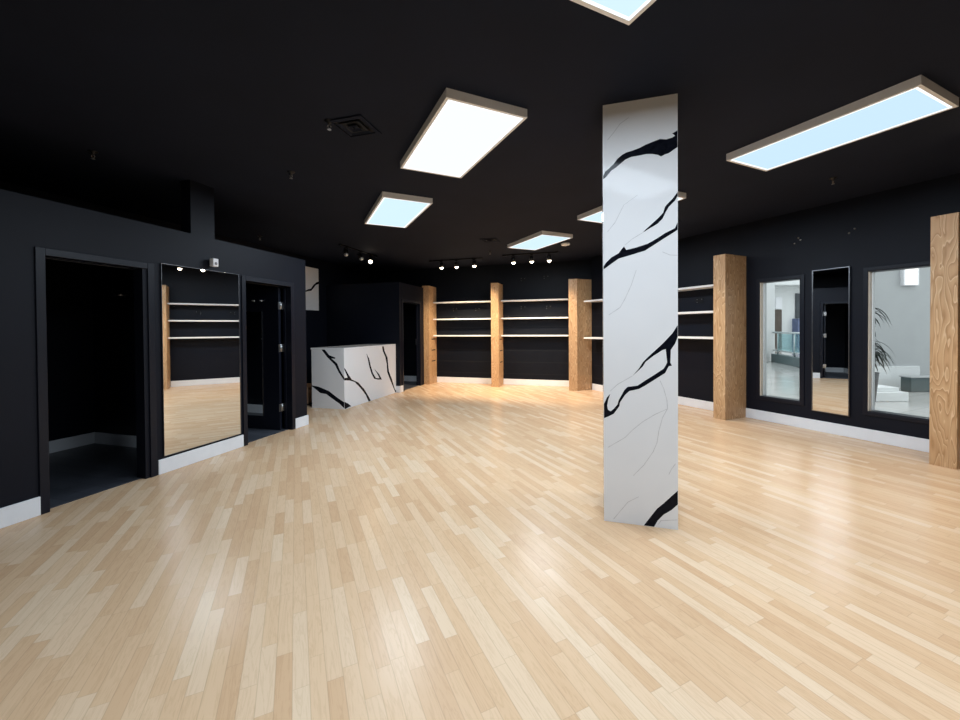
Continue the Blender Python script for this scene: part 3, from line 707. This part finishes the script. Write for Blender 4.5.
# railing on its curb
A = Vector((12.1, 16.44, 0)); dv = Vector((-.91, -2.66, 0)).normalized(); ang = math.atan2(dv.x, dv.y)
F2 = dict(a=ang, d=0, e=Vector((math.sin(ang), math.cos(ang), 0)), n=Vector((math.cos(ang), -math.sin(ang), 0)))
def onA(o): o.location = A; o.rotation_euler = (0, 0, -ang); return o
cb = onA(G().box(-.3, .0, 0, 4.0, 0, .33).obj('railing_curb', M['teal'], None, .01)); tag(cb, 'dark slate curb under the railing outside the left window', 'curb')
rl = bpy.data.objects.new('railing', None); COL.objects.link(rl); onA(rl); tag(rl, 'pale metal and glass railing on the dark curb outside the left shop window', 'railing')
G().tube((-.15, -.25, 1.21), (-.15, 3.9, 1.21), .035).obj('handrail', M['rail'], rl)
G().tube((-.15, -.25, .47), (-.15, 3.9, .47), .022).obj('lower_rail', M['rail'], rl)
for y in (.25, 1.85, 3.45): G().tube((-.15, y, .3305), (-.15, y, 1.20), .028).obj('post', M['rail'], rl)
for y in (.29, 1.89): G().box(-.155, -.145, y, y+1.52, .50, 1.16).obj('glass_panel', M['railglass'], rl)
# planter bench
pb = thing('planter_box', 'long dark slate planter box beside the white pier base outside the right window', 'planter', WORLD, 9.40, 8.62, 0)
G().box(0, 1.9, 0, .22, 0, .31).obj('box_body', M['teal'], pb, .01)
G().box(-.02, 1.92, -.02, .24, .31, .335).obj('coping', M['mallgrey'], pb, .005)
lb_ = thing('light_box', 'bright white backlit sign high on the pier outside the right window', 'sign', WORLD, 9.90, 9.301, 2.41)  # emissive panel put in to imitate a bright patch on the pier
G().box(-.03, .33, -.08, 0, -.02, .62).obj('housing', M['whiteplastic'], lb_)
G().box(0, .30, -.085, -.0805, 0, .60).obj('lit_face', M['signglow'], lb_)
# potted plant
pp = thing('potted_plant', 'tall arching leaf plant in a dark tapered pot outside the right shop window', 'plant', WORLD, 6.54, 6.82, 0)
G().lathe([(.0, 0), (.175, 0), (.19, .02), (.245, .64), (.25, .66), (.225, .66), (.22, .60), (0, .60)], n=28).obj('pot', M['pot'], pp)
G().lathe([(.0, .6005), (.215, .6005), (.215, .612), (0, .63)], n=20).obj('soil', M['soil'], pp)
g = G(); rnd = random.Random(4)
heads = []
for (x, y, top) in ((-.0, .0, 1.74), (.02, -.05, 1.16), (-.10, .06, 1.42)):
    g.lathe([(.022, .60), (.018, top)], (x, y, 0), n=10); heads.append((x, y, top))
g.obj('cane', M['stem'], pp)
g = G()
for hx, hy, hz in heads:
    for i in range(36):
        az = rnd.uniform(0, 2*math.pi); L = rnd.uniform(.36, .54); up = rnd.uniform(.2, 1.0); w = rnd.uniform(.018, .028)
        d = Vector((math.cos(az), math.sin(az), 0)); s_ = Vector((-d.y, d.x, 0))
        z0 = hz-rnd.uniform(0, .28)
        rows = []
        for q in range(9):
            f = q/8; p = Vector((hx, hy, z0))+d*(L*(f*.95-.15*f*f*f))+Vector((0, 0, L*(up*f-1.15*f*f*(.6+.6*up))))
            ww = w*(math.sin(math.pi*(.10+.9*f))**.7 if f < 1 else 0.02)
            fold = Vector((0, 0, ww*.35))
            rows.append([g.bm.verts.new(p-s_*ww+fold), g.bm.verts.new(p), g.bm.verts.new(p+s_*ww+fold)])
        for a, b in zip(rows, rows[1:]):
            for c_ in (0, 1):
                fc = g.bm.faces.new((a[c_], a[c_+1], b[c_+1], b[c_])); fc.smooth = True
g.obj('foliage', M['leaf'], pp, fix=False)

# ------------------------------------------------------------------ daylight over the mall + view
wd = bpy.data.worlds.new('sky'); SC.world = wd; wd.use_nodes = True
bg = wd.node_tree.nodes['Background']; bg.inputs[0].default_value = (.90, .97, 1.0, 1); bg.inputs[1].default_value = 1.7
vs = SC.view_settings
vs.view_transform = 'Standard'; vs.look = 'None'; vs.exposure = 0.0; vs.gamma = 1.0; vs.use_curve_mapping = False
